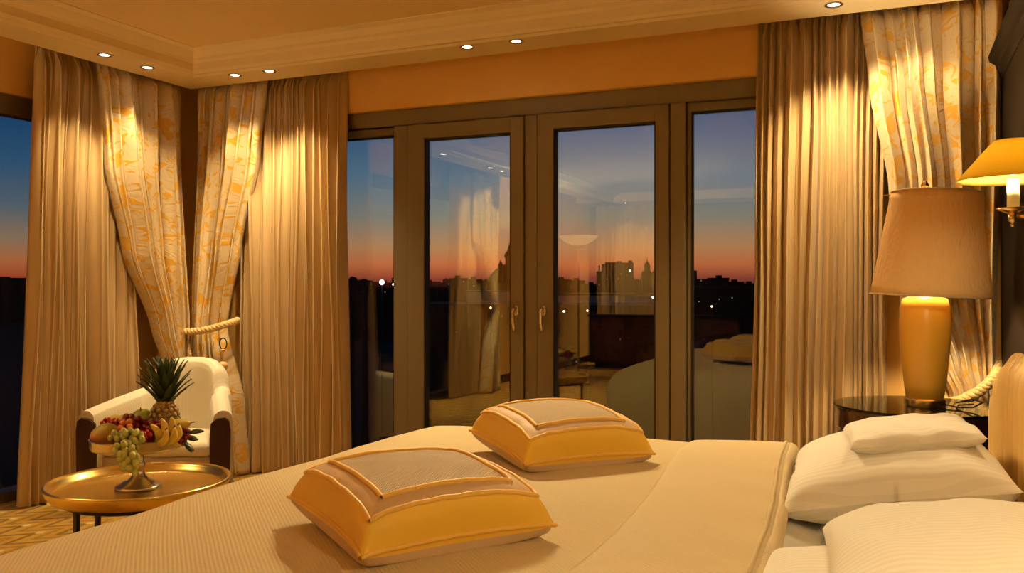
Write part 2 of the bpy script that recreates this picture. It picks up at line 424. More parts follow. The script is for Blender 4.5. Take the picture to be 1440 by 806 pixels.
drape('brocade_curtain', M['brocade'], 'x', 4.765, ZT, .012, [(ZT,-.165),(2.24,-.115),(1.775,-.03),(1.21,.02),(.9,.17),(.76,.24),(.5,.20),(0,.16)], [(ZT,.46),(.76,.43),(0,.45)], 8, .12, 6,
      'gold leaf brocade drape tied back behind the table lamp', tie=.76)
# the other windows' curtains further down the room (seen mirrored in the glass)
drape('satin_curtain', M['satin'], 'y', -4.62, ZT, .012, [(ZT,.42),(0,.40)], [(ZT,.98),(0,1.02)], 9, .105, 8,
      'plain champagne satin curtain mirrored in the left door pane', flare=0)
drape('brocade_curtain', M['brocade'], 'y', -4.52, ZT, .012, [(ZT,.0),(0,.02)], [(ZT,.64),(1.8,.60),(1.2,.40),(.95,.26),(.5,.38),(0,.44)], 6, .105, 9,
      'gold leaf brocade drape mirrored in the left door pane', tie=.95)
drape('satin_curtain', M['satin'], 'x', -4.30, ZT, .012, [(ZT,-4.6),(0,-4.6)], [(ZT,-3.3),(0,-3.3)], 15, -.07, 10,
      'plain champagne satin curtain mirrored in the right door pane')

# ropes and tassel
def rope(name, pts, r, label, turns=9):
    P = [Vector(p) for p in pts]; out = []
    n = len(P)
    for k in range(n-1):   # Catmull-Rom
        p0, p1, p2, p3 = P[max(k-1,0)], P[k], P[k+1], P[min(k+2,n-1)]
        for q in range(10):
            t = q/10; out.append(.5*((2*p1)+(p2-p0)*t+(2*p0-5*p1+4*p2-p3)*t*t+(3*p1-p0-3*p2+p3)*t**3))
    out.append(P[-1])
    root = thing(name, label, 'rope', tuple(P[0]))
    for s_ in range(3):
        st = []; up = Vector((0,0,1))
        for i, p in enumerate(out):
            t = (out[min(i+1,len(out)-1)]-out[max(i-1,0)]).normalized()
            a = (up - t*up.dot(t)).normalized() if abs(t.z) < .95 else (Vector((1,0,0))-t*t.x).normalized()
            b_ = t.cross(a); an = 2*PI*(turns*i/len(out)+s_/3)
            st.append(p+a*r*.52*math.cos(an)+b_*r*.52*math.sin(an)-P[0])
        MB().tube(st, r*.55, 8).build('strand', M['rope'], root)
    return root
rope('tieback_rope', [(-4.50,4.72,.955),(-4.44,4.61,.965),(-4.32,4.585,.968),(-4.19,4.575,.985),(-4.10,4.60,1.01),(-4.07,4.67,1.03),(-4.09,4.74,1.04)], .024,
     'twisted gold tieback rope holding the tasselled brocade drape', 8)
rope('tieback_rope', [(-4.55,4.70,.93),(-4.46,4.675,.87),(-4.40,4.61,.77),(-4.41,4.50,.72),(-4.49,4.42,.75)], .022, 'twisted gold tieback rope behind the pineapple and armchair', 8)
rope('tieback_rope', [(.45,4.735,.93),(.425,4.63,.86),(.36,4.60,.79),(.27,4.595,.735),(.22,4.65,.72),(.20,4.73,.75)], .026, 'twisted gold tieback rope behind the table lamp', 8)
# tassel hanging from the middle rope
tz = .93; tx, ty = -4.045, 4.55
ts = thing('tassel', 'gold key tassel with wooden ball hanging from the corner tieback', 'tassel', (tx, ty, tz))
ring = [(.030*math.cos(a), 0, -.035+.036*math.sin(a)) for a in [2*PI*k/24 for k in range(25)]]
MB().tube(ring, .004, 8).build('ring', M['iron'], ts)
MB().tube([(0,0,-.07),(0,0,-.155)], .006, 8).lathe([(0,-.09),(.016,-.085),(.018,-.078),(.012,-.07),(0,-.068)], 14).build('cord', M['rope'], ts)
MB().ball((0,0,-.18), .03, .03, .03).lathe([(.022,-.208),(.026,-.214),(.02,-.222)], 16).build('bead', M['rope'], ts)
def skirt(u, v_):
    a = 2*PI*u; r = (.022+.022*v_)*(1+.10*math.sin(14*a)*v_)
    return (r*math.cos(a), r*math.sin(a), -.215-.165*v_)
MB().grid(skirt, 84, 6, closed=True).build('fringe', M['tassel'], ts)

# ------------------------------------------------------------------ bed
BX0, BX1, BY0, BY1, BZ = -2.0, .31, 1.12, 3.56, .64
bed = thing('bed', 'wide double bed with white sheets and a fluted brocade headboard', 'bed', (0,0,0))
MB().box(BX0+.12, BX1, BY0+.1, BY1-.1, .06, .34).build('base', M['seatfab'], bed, smooth=False, bevel=.02)
MB().box(BX0+.06, BX1, BY0+.05, BY1-.05, .33, .572).build('mattress', M['sheet'], bed, bevel=.07, seg=5, smooth=True)
for y in (BY0+.25, BY1-.25):
    for x in (BX0+.25, BX1-.2): MB().lathe([(.03,0),(.035,.06)], 14, c=(x, y, 0)).build('leg', M['mahog'], bed)
# headboard: padded, fluted vertical channels, arched shoulder at the far end
def hb(u, v_):
    y = .98+(3.50-.98)*u
    sh = max(0, (y-2.85)/.65); top = 1.08-.26*(1-math.sqrt(max(0, 1-sh*sh)))
    ch = abs(math.sin(PI*(y-.98)/.115))**.5
    a = v_*2
    if a <= 1: z = .1+(top-.1)*a; x = .33-.035*ch*(1 if a < .93 else math.cos((a-.93)/.07*PI/2))
    else: z = top-(top-.1)*(a-1); x = .43
    return (x, y, z)
hbo = MB().grid(hb, 220, 40).build('headboard', M['headfab'], bed); hbo['label'] = 'fluted gold and cream brocade headboard'

# coverlet: rounded, draped bedspread made from an unfolded cloth
def drop(d, r):           # distance along the cloth past the start of the rounding -> (out, down)
    if d <= 0: return (d, 0)
    q = r*PI/2
    if d < q: return (r*math.sin(d/r), r*(1-math.cos(d/r)))
    return (r, r+d-q)
CX0, CX1, CY0, CY1 = BX0, -.36, BY0, BY1+.02
def cover(a, b_, extra=0, r=.17):
    # a: along the bed (x), b: across; flat rectangle with rounded edges at foot (x low) and both sides
    x_in, yl, yh = CX0+r, CY0+r, CY1-r
    dx = max(0, x_in-a); oy = max(0, b_-yh); ol = max(0, yl-b_)
    dyv = oy if oy > 0 else ol
    d = math.hypot(dx, dyv)
    out, dn = drop(d, r)
    x = a if dx == 0 else x_in-out*(dx/d)
    y = b_ if dyv == 0 else (yh+out*dyv/d if oy > 0 else yl-out*dyv/d)
    # gentle dome and puffs
    px, py = (x+1.1)/1.0, (y-2.33)/1.25
    puff = .022*(1-min(1, px*px))+.012*(1-min(1, py*py)) if dn < .2 else 0
    nz = noise.noise(Vector((x*2.1, y*2.1, 0)))*.008+noise.noise(Vector((x*6, y*6, 3)))*.0025
    if dn > .12:
        k = min(1, (dn-.12)/.3)
        wob = .020*k*math.sin(9*(x if dyv > dx else y)+2*noise.noise(Vector((x, y, 5))))
        if d > 0: x -= wob*dx/d; y += wob*(1 if oy > 0 else -1)*dyv/d
    return (x, y, max(.10, BZ-dn+puff+nz+extra))
AL = .62
def cov(u, v_):
    a = CX0-AL+(CX1-CX0+AL)*u; b_ = CY0-AL+(CY1-CY0+2*AL)*v_
    return cover(a, b_)
cl = thing('coverlet', 'beige quilted coverlet spread over the bed with its top folded back', 'bedspread', (0,0,0))
MB().grid(cov, 170, 170).build('spread', M['coverlet'], cl, solid=.012)
# folded-back band: rises over the fold line, rolls over the near-head edge
FX0, FX1 = -.66, -.30
def band(u, v_):
    b_ = CY0-AL*.8+(CY1-CY0+1.6*AL)*v_
    a = FX0+(FX1-FX0)*u + (2.7-b_)*(.035+.018*u)-.01
    lift = .010+.020*math.sqrt(max(0, u))
    x, y, z = cover(a-.02*math.sin(b_*2.3)*(1-u), b_, lift)
    if b_ > CY1-.17: y += lift*min(1, (b_-(CY1-.17))/.25)
    return (x+.012*math.sin(3.1*b_+1), y, z + .004*math.sin(b_*23+u*5)*u*u)
def roll(u, v_):          # turned edge
    x, y, z = band(1, v_); an = PI*u; R = .024
    return (x+R*math.sin(an), y, z-R*(1-math.cos(an)))
MB().grid(band, 26, 150).build('folded_band', M['coverback'], cl, solid=.006)
MB().grid(roll, 10, 150).build('hem', M['coverback'], cl, solid=.005)
MB().tube([Vector(band(.955, k/150))+Vector((0,0,.004)) for k in range(151)], .0055, 8).build('piping', M['coverback'], cl)
# white sheet edge peeping out beyond the hem
def sh(u, v_):
    b_ = CY0+.0+(CY1-CY0+.12)*v_
    x, y, z = cover(-.33+.15*u, b_, -.02-.045*u)
    return (x, y-.012, z+.006*math.sin(b_*30+u*3))
MB().grid(sh, 8, 130).build('sheet_fold', M['sheet'], bed, solid=.006)

# pillows
def pillow_mesh(w, h, t, seed, sharp=.42, wr=.006, sag=0):
    """w along local x, h along local y, plump t; pointed corners"""
    def side(sgn):
        def fn(u, v_):
            a, b_ = u*2-1, v_*2-1
            pin = 1-.055*(1-a*a)*b_*b_*0
            x = a*w/2*(1-.07*(1-b_*b_)*abs(a)**3*-0-.055*(1-b_*b_)*a*a); y = b_*h/2*(1-.06*(1-a*a)*b_*b_)
            k = max(0, (1-abs(a)**2.6)*(1-abs(b_)**2.6))**sharp
            z = sgn*t/2*k*(1 if sgn > 0 else .8)
            e = (1-k)
            z += wr*noise.noise(Vector((a*3+seed, b_*3, sgn)))*(.3+k) + wr*1.2*math.sin(9*a+6*b_+seed)*k*(1-k)*2
            z -= sag*(a*a)*.5
            return (x, y, z)
        return fn
    m = MB(); m.grid(side(1), 40, 40); m.grid(side(-1), 40, 40); return m
def place(o, loc, rx=0, ry=0, rz=0): o.location = loc; o.rotation_euler = (rx, ry, rz); return o
pl = pillow_mesh(.58, .76, .25, 1).build('pillow', M['pillow'])
tag(pl, 'large white pillow under the small folded pillow by the nightstand', 'pillow', 'white bed pillows')
place(pl, (-.015,2.84,.715), 0, math.radians(-10), math.radians(3))
pl2 = pillow_mesh(.34, .40, .085, 3, .3).build('small_pillow', M['pillow'])
tag(pl2, 'small flat white pillow lying on the large far pillow', 'pillow'); place(pl2, (.035,2.79,.845), math.radians(-1), math.radians(-8), math.radians(6))
pl3 = pillow_mesh(.60, .76, .20, 5).build('pillow', M['pillow'])
tag(pl3, 'large white pillow lying flat on the sheet beneath the nearest pillow', 'pillow', 'white bed pillows'); place(pl3, (-.01,1.78,.635), 0, math.radians(-3), math.radians(-2))
pl4 = pillow_mesh(.50, .76, .20, 8).build('pillow', M['pillow'])
tag(pl4, 'large white pillow on top of the nearest pillow pair', 'pillow', 'white bed pillows'); place(pl4, (.115,1.84,.732), 0, math.radians(-7), math.radians(4))

# decorative cushions
def cushion(name, label, loc, rz, tilt, size=.5, H=.17, seed=0):
    root = thing(name, label, 'cushion', loc, rz, 'marigold cushions on the bed'); root.rotation_euler = (tilt[0], tilt[1], rz)
    hs = size/2; E = .034
    def top(a, b_):
        pin = 1-.07*(1-b_*b_)*abs(a)**6; pin2 = 1-.07*(1-a*a)*abs(b_)**6
        k = max(0, (1-abs(a)**7)*(1-abs(b_)**7))**.55
        dome = .56+.44*(1-.5*(a*a+b_*b_))
        crn = (abs(a)*abs(b_))**6
        mm = max(abs(a), abs(b_)); g_ = 1+.13*math.sin(PI*min(1, max(0, (mm-.15)/.85))**1.6) if mm > .15 else 1
        g_ += -.02*max(0, (mm-.9)/.1)*(1-crn)
        z = E+.012*crn+(H-E)*k*dome*1.12 + .003*noise.noise(Vector((a*4+seed, b_*4, 1)))*k
        z += .004*math.sin(26*(a+b_*.7)+seed)*k*(1-k)*2
        return (a*hs*pin*(g_+.03*crn), b_*hs*pin2*(g_+.03*crn), z)
    def bot(a, b_):
        x, y, _ = top(a, b_)
        crn = (abs(a)*abs(b_))**6
        k = max(0, (1-abs(a)**4)*(1-abs(b_)**4))**.45
        return (x, y, E+.012*crn-E*k*.98)
    A1, A2 = .62, .80
    def ringgrid(m, fn, i0, i1, n=24, q=8):   # square annulus between half-widths i0<i1
        for s_ in range(4):
            def g(u, v_, s_=s_):
                w = i0+(i1-i0)*v_; a = (u*2-1)*w; b_ = w
                for _ in range(s_): a, b_ = -b_, a
                return fn(a, b_)
            m.grid(g, n, q)
    sq = lambda w, n=80: [((t*8-1)*w, -w) if t < .25 else ((w), (t*8-3)*w) if t < .5 else ((5-t*8)*w, w) if t < .75 else (-w, (7-t*8)*w) for t in [k/n for k in range(n+1)]]
    m = MB(); ringgrid(m, top, A2, 1, 36, 16); m.build('outer_border', M['orange'], root)
    m = MB(); ringgrid(m, top, A1, A2, 24, 6); m.build('inner_border', M['taupe'], root)
    m = MB().grid(lambda u, v_: top((u*2-1)*A1, (v_*2-1)*A1), 36, 36); m.build('woven_panel', M['woven'], root)
    m = MB().grid(lambda u, v_: bot(u*2-1, v_*2-1), 44, 44); m.build('backing', M['taupe'], root)
    for w, r in ((A1, .0062), (A2, .0062), (.995, .0055)):
        MB().tube([Vector(top(a, b_))+Vector((0,0,.002 if w < .9 else 0)) for a, b_ in sq(w)], r, 8, cap=False).build('piping', M['piping'], root)
    return root
cushion('cushion', 'marigold cushion nearest the camera, in the middle of the bed', (-1.075,1.885,BZ+.036), math.radians(55), (.06, 0), .475, .155, 1)
cushion('cushion', 'marigold cushion further back, in front of the glass doors', (-1.085,2.90,BZ+.040), math.radians(47), (.08, 0), .47, .16, 5)

# ------------------------------------------------------------------ nightstand
NX, NY, NZ = .09, 4.16, .762
ns = thing('nightstand', 'round dark mahogany drum nightstand with glass top', 'nightstand', (NX, NY, 0))
R = .335
MB().lathe([(0,.06),(R-.03,.06),(R-.03,.10),(R-.008,.115),(R-.008,.60),(R-.013,.605),(R-.013,.615),(R-.006,.62),(R-.006,.645),(R-.012,.65),(R-.012,.66),(R-.004,.665),(R-.004,.735),(R,.742),(R,.75),(0,.75)], 72).build('body', M['mahog'], ns, auto=35)
MB().lathe([(0,0),(R-.06,0),(R-.06,.06),(0,.06)], 48).build('plinth', M['ebony'], ns, auto=35)
MB().lathe([(0,.7505),(R+.006,.7505),(R+.009,.754),(R+.009,.758),(R+.006,.7615),(0,.7615)], 72).build('glass_top', M['tableglass'], ns, auto=35)
def knob(ang, z):
    k = MB().lathe([(.006,0),(.006,.012),(.013,.018),(.012,.026),(0,.029)], 16)
    Mx = Matrix.Rotation(ang, 3, 'Z') @ Matrix.Rotation(PI/2, 3, 'Y')
    k.v = [tuple(Mx @ Vector(p)+Vector((R*math.cos(ang), R*math.sin(ang), z))) for p in k.v]
    k.build('knob', M['brass'], ns)
knob(math.radians(-125), .56); knob(math.radians(-60), .56)

# table lamp
LX, LY, LZ = .115, 4.14, .7625
lp = thing('table_lamp', 'table lamp with amber glazed base and crinkled tan shade', 'lamp', (LX, LY, LZ), math.radians(6))
MB().lathe([(0,0),(.080,0),(.082,.006),(.082,.03),(.076,.036),(0,.036)], 40).build('foot', M['brass'], lp, auto=35)
MB().lathe([(0,.036),(.074,.036),(.082,.09),(.092,.18),(.099,.27),(.102,.35),(.098,.42),(.088,.455),(.05,.47),(0,.472)], 48).build('body', M['lampbase'], lp)
MB().tube([(0,0,.47),(0,0,.93)], .006, 10).lathe([(0,.925),(.014,.926),(.016,.94),(.008,.955),(0,.96)], 14).tube([(-.165,0,.90),(.165,0,.90)], .003, 8).tube([(0,-.165,.90),(0,.165,.90)], .003, 8).build('stem', M['brass'], lp)
def lshade(u, v_):
    a = 2*PI*u; r = .236-.066*v_; s_ = math.cos(a); t = math.sin(a)
    return (r*s_, r*t, .468+.44*v_)
so = MB().grid(lshade, 72, 12, closed=True).build('shade', M['lampshade'], lp, solid=.004)
so.rotation_euler = (0, math.radians(2.5), 0); so.location = (.0,0,0)
MB().tube([(.238*math.cos(2*PI*k/72), .238*math.sin(2*PI*k/72), .468) for k in range(73)], .0035, 8, cap=False).build('shade_trim', M['taupe'], so)
MB().tube([(.172*math.cos(2*PI*k/72), .172*math.sin(2*PI*k/72), .908) for k in range(73)], .0035, 8, cap=False).build('shade_trim', M['taupe'], so)
MB().ball((0,0,.60), .032, .032, .042).build('bulb', emit('bulb_glow', lin(1,.75,.4), 6), lp)
MB().tube([(.08,-.02,.01),(.12,-.07,.006),(.17,-.09,.012),(.21,-.06,.03),(.18,.0,.035),(.13,.05,.012),(.15,.13,.006),(.22,.19,.006)], .0035, 8).build('cord', M['mahog'], lp)

# wall sconces (far one in view, unseen near-side twin added as fill for the bed)
def sconce(label, y):
    t = thing('wall_sconce', label, 'lamp', (.475, y, 1.495), 0, 'brass wall sconces beside the bed')
    def s_(u, v_):
        a = 2*PI*u; r = .150-.098*v_
        return (-.16+r*math.cos(a), r*math.sin(a), .085+.115*v_)
    MB().grid(s_, 48, 8, closed=True).build('shade', M['sconceshade'], t, solid=.002)
    MB().lathe([(.0165,0),(.0165,.088)], 20, c=(-.16,0,-.0)).build('candle_sleeve', M['candle'], t)
    MB().lathe([(0,-.012),(.02,-.010),(.042,.0),(.045,.004),(.02,.0),(0,.0)], 28, c=(-.16,0,0)).build('drip_pan', M['brass'], t)
    MB().lathe([(0,-.052),(.006,-.05),(.008,-.044),(.005,-.038),(.012,-.034),(.014,-.028),(.014,-.01),(0,-.01)], 20, c=(-.16,0,0)).tube([(-.155,0,-.02),(-.1,0,-.022),(-.05,0,-.03),(-.005,0,-.03)], .006, 10).build('arm', M['brass'], t)
    k = MB().lathe([(0,0),(.045,0),(.045,.006),(.03,.014),(0,.016)], 28); Mx = Matrix.Rotation(-PI/2, 3, 'Y')
    k.v = [tuple(Mx @ Vector(p)+Vector((0,0,-.03))) for p in k.v]; k.build('backplate', M['brass'], t)
    MB().ball((-.16,0,.125), .016, .016, .026).build('bulb', emit('candle_bulb', lin(1,.75,.42), 12), t)
    return t
sconce('lit brass wall sconce with yellow shade above the far pillow', 2.94)
sconce('added fill light built as a brass wall sconce, unseen on the near side of the bed', 1.0)

# ------------------------------------------------------------------ armchair
CH = FX*5.33+RX*(-2.02)
ch = thing('armchair', 'ivory tub armchair with dark wooden arm fronts in the curtained corner', 'armchair', (CH.x, CH.y, 0), YAW); ch.rotation_euler = (0, 0, YAW+math.radians(1))
def plan(s):     # s 0..1 along the U, local x right, y back(+)
    a = PI*(s); w, dpt = .21, .30
    # straight arms then round back
    L1 = .345; tot = 2*L1+PI*.26
    q = s*tot
    if q < L1: return Vector((.335-.125*q/L1, -.375+q*1.0, 0)), Vector((.96,.28,0))
    if q > tot-L1: q2 = tot-q; return Vector((-.335+.125*q2/L1, -.375+q2, 0)), Vector((-.96,.28,0))
    t = (q-L1)/(tot-2*L1)*PI
    return Vector((w*math.cos(t), -.03+.28*math.sin(t), 0)), Vector((math.cos(t)*.96, math.sin(t)*.72+.28, 0)).normalized()
def topz(s):
    d = abs(s-.5)*2      # 0 back centre .. 1 arm fronts
    if d < .30: return .82-.065*(d/.30)**3
    if d < .35: t = (d-.30)/.05; t = t*t*(3-2*t); return .755-.105*t
    return .65-.08*((d-.35)/.65)**1.4
def shell(u, v_):
    p, nrm = plan(u); tz_ = topz(u); th = .055; zb = .10
    prof = [(-th*.9, zb),(-th, .2),(-th, tz_-.06),(-th*.85, tz_-.025),(-th*.4, tz_-.004),(0,tz_),(th*.4, tz_-.004),(th*.85, tz_-.025),(th, tz_-.06),(th*1.0,.2),(th*.9,zb)]
    n = len(prof)-1; i = min(int(v_*n+1e-6), n-1); t = v_*n-i
    o = prof[i][0]+(prof[i+1][0]-prof[i][0])*t; z = prof[i][1]+(prof[i+1][1]-prof[i][1])*t
    q = p+nrm*(o+.05); return (q.x, q.y, z)
m = MB(); m.grid(shell, 120, 40)
for e in (0, 1): m.add([shell(e, k/10) for k in range(11)], [tuple(range(11))])
m.build('back', M['chairfab'], ch, auto=50)
def trap(w0, w1, y0, y1, z0, z1):
    b_ = MB(); v = [(-w0,y0,z0),(w0,y0,z0),(w1,y1,z0),(-w1,y1,z0),(-w0,y0,z1),(w0,y0,z1),(w1,y1,z1),(-w1,y1,z1)]
    return b_.add(v, [(0,3,2,1),(4,5,6,7),(0,1,5,4),(1,2,6,5),(2,3,7,6),(3,0,4,7)])
trap(.315,.20,-.345,.22,.30,.385).build('seat_cushion', M['chairfab'], ch, bevel=.04, seg=5)
so_ = trap(.325,.20,-.325,.24,.12,.30).build('front_rail', M['seatfab'], ch, bevel=.015, seg=3)
for sx in (-1, 1):
    g = MB(); pf = [(.352,.0),(.452,.0),(.460,.46),(.452,.515),(.43,.535),(.385,.528),(.352,.50),(.345,.42),(.348,.2)]
    v = [(sx*(x-.03), y, z) for y in (-.392,-.368) for x, z in pf]; n = len(pf)
    g.add(v, [tuple(range(n)), tuple(range(n,2*n))[::-1]]+[(i,(i+1)%n,n+(i+1)%n,n+i) for i in range(n)])
    g.build('arm_front', M['chairwood'], ch, smooth=False, bevel=.006, seg=3)
    MB().box(sx*.35-.02, sx*.35+.02, -.345, -.10, .03, .12).build('side_rail', M['mahog'], ch, smooth=False, bevel=.004)
    MB().lathe([(.016,0),(.024,.12)], 12, c=(sx*.15,.2,0)).build('leg', M['mahog'], ch)

# ------------------------------------------------------------------ tray table and fruit
T = Vector((-2.76,2.63,0)); TZ = .465
tt = thing('tray_table', 'round gold tray table on thin dark legs in front of the armchair', 'table', (T.x, T.y, 0))
MB().lathe([(0,.445),(.30,.445),(.322,.450),(.338,.470),(.345,.490),(.348,.498),(.345,.504),(.338,.503),(.328,.490),(.318,.474),(.30,TZ),(0,TZ)], 96).build('tray', M['gold'], tt)
for k in range(4):
    a = YAW+PI/4+k*PI/2+.25; x, y = .27*math.cos(a), .27*math.sin(a)
    MB().box(x-.009, x+.009, y-.009, y+.009, 0, .445).build('leg', M['iron'], tt, smooth=False, bevel=.002)
MB().tube([(.27*math.cos(a), .27*math.sin(a), .432) for a in [2*PI*k/48 for k in range(49)]], .008, 8, cap=False).build('ring_frame', M['iron'], tt)
S = T+FX*.02-RX*.012
st = thing('fruit_stand', 'silver pedestal fruit stand on the gold tray table', 'stand', (S.x, S.y, TZ+.0008))
MB().lathe([(0,0),(.088,0),(.090,.006),(.084,.012),(.066,.018),(.060,.026),(.040,.034),(.024,.05),(.020,.075),(.026,.092),(.020,.104),(.018,.135),(.024,.150),(.0,.152)], 48).build('pedestal', M['silver'], st)
MB().lathe([(0,.148),(.10,.150),(.168,.158),(.176,.162),(.181,.170),(.181,.198),(.184,.202),(.178,.205),(.174,.2),(.172,.172),(.16,.166),(0,.160)], 72).build('dish', M['silver'], st, auto=50)
PZ = TZ+.162
def fp(r, f_, z): q = S+RX*(r-.423*f_)+FX*f_; return (q.x, q.y, z)

# pineapple
def pine_mat():
    t = NT('pineapple_rind'); v = t.coord('Object')
    s_ = t.n('ShaderNodeSeparateXYZ', {0: v})
    vo = t.n('ShaderNodeTexVoronoi', {'Vector': v, 'Scale': 62}).outputs[0]
    c = t.ramp(vo, [(0, lin(.30,.15,.03)), (.25, lin(.50,.28,.05)), (.6, lin(.28,.17,.04)), (1, lin(.07,.06,.02))])
    t.princ(Base_Color=c, Roughness=.55, Normal=t.bump(vo, -.5, .006)); return t.m
pa = thing('pineapple', 'pineapple with spiky green crown standing on the fruit stand', 'fruit', fp(.105,.055,PZ))
m = MB(); rows, per = 10, 12
M['pine'] = pine_mat()
m.ball((0,0,.088), .055, .055, .09, 24, 14)
for j in range(rows):
    th = PI*(.14+.74*j/(rows-1))
    for k in range(per):
        a = 2*PI*(k+.5*(j % 2))/per; rr = .057*math.sin(th)**.85
        c_ = Vector((rr*math.cos(a), rr*math.sin(a), .088-.09*math.cos(th)))
        q = Vector((math.cos(a)*math.sin(th), math.sin(a)*math.sin(th), -math.cos(th))).to_track_quat('Z', 'Y').to_matrix()
        m.ball(c_, .0125, .0125, .0075, 6, 4, q)
m.build('body', M['pine'], pa)
M['crown'] = plain('pineapple_leaf', lin(.05,.075,.022), .45, var=.35)
m = MB()
for k in range(50):
    lv = k/50; a = k*2.399963; ln = .070+.075*(1-abs(lv-.5)*1.1); el = math.radians(46+42*lv)
    base = Vector((math.cos(a)*.022*(1-lv), math.sin(a)*.022*(1-lv), .170+.085*lv))
    d = Vector((math.cos(a)*math.cos(el), math.sin(a)*math.cos(el), math.sin(el))); w = Vector((-math.sin(a), math.cos(a), 0))
    up = d.cross(w)*-1; vs = []
    for i in range(6):
        t = i/5; wd = .0155*(1-t**1.8)+.0004; q = base+d*ln*t+Vector((math.cos(a), math.sin(a), 0))*(.022*t*t)-Vector((0,0,.010*t*t*(1-lv)))
        vs += [q-w*wd+up*.002, q-up*.0015, q+w*wd+up*.002]
    fs = []
    for i in range(5): fs += [(i*3,i*3+1,i*3+4,i*3+3),(i*3+1,i*3+2,i*3+5,i*3+4)]
    m.add(vs, fs)
m.build('crown', M['crown'], pa, solid=.0012)

def gradfruit(name, c1, c2, zlo, zhi, rough=.4):
    t = NT(name); v = t.coord('Generated'); s_ = t.n('ShaderNodeSeparateXYZ', {0: v})
    nz = t.n('ShaderNodeTexNoise', {'Vector': v, 'Scale': 4, 'Detail': 4}).outputs[0]
    f = t.math('ADD', s_.outputs[2], t.math('MULTIPLY', t.math('SUBTRACT', nz, .5), .35))
    t.princ(Base_Color=t.ramp(f, [(zlo, c1), (zhi, c2)]), Roughness=rough, Coat_Weight=.15); return t.m
M['mango'] = gradfruit('mango_skin', lin(.62,.17,.03), lin(.42,.36,.06), .15, .75)
M['appleg'] = gradfruit('green_apple_skin', lin(.36,.34,.05), lin(.30,.34,.06), .2, .8)
M['banana'] = gradfruit('banana_skin', lin(.30,.33,.05), lin(.72,.50,.07), .1, .55)
M['pear'] = gradfruit('pear_skin', lin(.55,.42,.06), lin(.62,.46,.08), .2, .8)
def grape_mat(name, col, tr):
    t = NT(name); t.princ(Base_Color=col, Roughness=.25, Subsurface_Weight=tr, Subsurface_Radius=(.01,.01,.004), Coat_Weight=.2); return t.m
M['ggrape'] = grape_mat('green_grape', lin(.50,.50,.13), .3)
M['rgrape'] = grape_mat('red_grape', lin(.22,.012,.014), .1)
M['berry'] = grape_mat('red_berry', lin(.42,.022,.018), .1)
M['dberry'] = grape_mat('dark_berry', lin(.16,.008,.014), .1)
M['phys'] = grape_mat('orange_physalis', lin(.78,.24,.03), .2)
M['stem'] = plain('green_stem', lin(.12,.10,.03), .6)
M['leaf'] = plain('dark_leaf', lin(.035,.05,.02), .4, var=.3)

def whole(name, label, mat, fn, loc, rot=(0,0,0), n=20, m_=14, stem=None, group=None):
    t = thing(name, label, 'fruit', loc, 0, group); t.rotation_euler = rot
    fn(MB()).build('flesh', mat, t)
    if stem: MB().tube(stem, .0022, 6).build('stem', M['stem'], t)
    return t
whole('mango', 'ripe red and yellow mango at the left end of the fruit stand', M['mango'], lambda b_: b_.ball((0,0,0), .060, .045, .050, 24, 16, fn=lambda p: p+Vector((.08*p.z, 0, -.12*abs(p.x)))), fp(-.128,-.03,PZ+.052), (0,.2,YAW+.3), stem=[(.0,0,.04),(.002,0,.05)])
whole('apple', 'green apple behind the red grapes, left of the pineapple', M['appleg'], lambda b_: b_.ball((0,0,0), .044, .044, .042, 24, 16, fn=lambda p: p*(1-.18*math.exp(-((p.x**2+p.y**2)/.0003)))), fp(.012,.045,PZ+.105), (.3,.1,0), stem=[(0,0,.033),(.004,0,.052)])
whole('pear', 'yellow pear lying at the right end of the fruit stand', M['pear'], lambda b_: b_.ball((0,0,0), .032, .032, .052, 24, 16, fn=lambda p: Vector((p.x*(1-.32*max(0, p.z)/.052), p.y*(1-.32*max(0, p.z)/.052), p.z*1.1))), fp(.155,.02,PZ+.078), (0,math.radians(72),YAW), stem=[(0,0,.055),(.003,0,.072)])
def under(b_):
    return b_
# mound of fruit under the visible layer: plums
for k, (r, f_, lab) in enumerate([(-.07,.06,'red plum at the back of the fruit stand, behind the mango'), (-.03,.0,'red plum in the middle of the fruit heap'), (.05,.0,'red plum under the small bananas'), (.02,.09,'red plum at the back, below the green apple'), (-.06,-.06,'red plum above the green grapes at the stand rim'), (.09,-.03,'red plum below the pineapple, behind the small bananas')]):
    whole('plum', lab, M['berry'], lambda b_: b_.ball((0,0,0), .033, .033, .031, 18, 12), fp(r, f_, PZ+.033), (0,.2*k,k), group='plums in the fruit heap')
# small bananas (finger fruit)
def finger(b_):
    pts = [(.006*math.cos(3*t-1.5)*4-.01, 0, -.045+.09*t) for t in [i/12 for i in range(13)]]
    return b_.tube(pts, lambda t: max(.002, .0145*math.sin(PI*min(1, max(.0, t*.94+.03)))**.55), 12)
bl = [(.088,-.095,.085,.30,'small banana standing in front of the pineapple, tallest of the bananas'), (.118,-.075,.090,.55,'small banana leaning right below the pineapple'), (.063,-.105,.066,-.1,'small banana nearest the green grapes'), (.085,-.125,.054,.9,'short greenish banana at the dish rim in front'), (.120,-.105,.058,.8,'greenish small banana lying at the right of the dish rim'), (.140,-.08,.062,.75,'rightmost small banana beside the dark berries')]
for r, f_, z, an, lab in bl:
    t = thing('banana', lab, 'fruit', fp(r, f_, PZ+z), 0, 'small bananas'); t.rotation_euler = (.25, an*.9, YAW)
    finger(MB()).build('skin', M['banana'], t); MB().tube([(-.03+.018,0,.042),(-.012,0,.054)], .003, 6).build('tip', M['stem'], t)
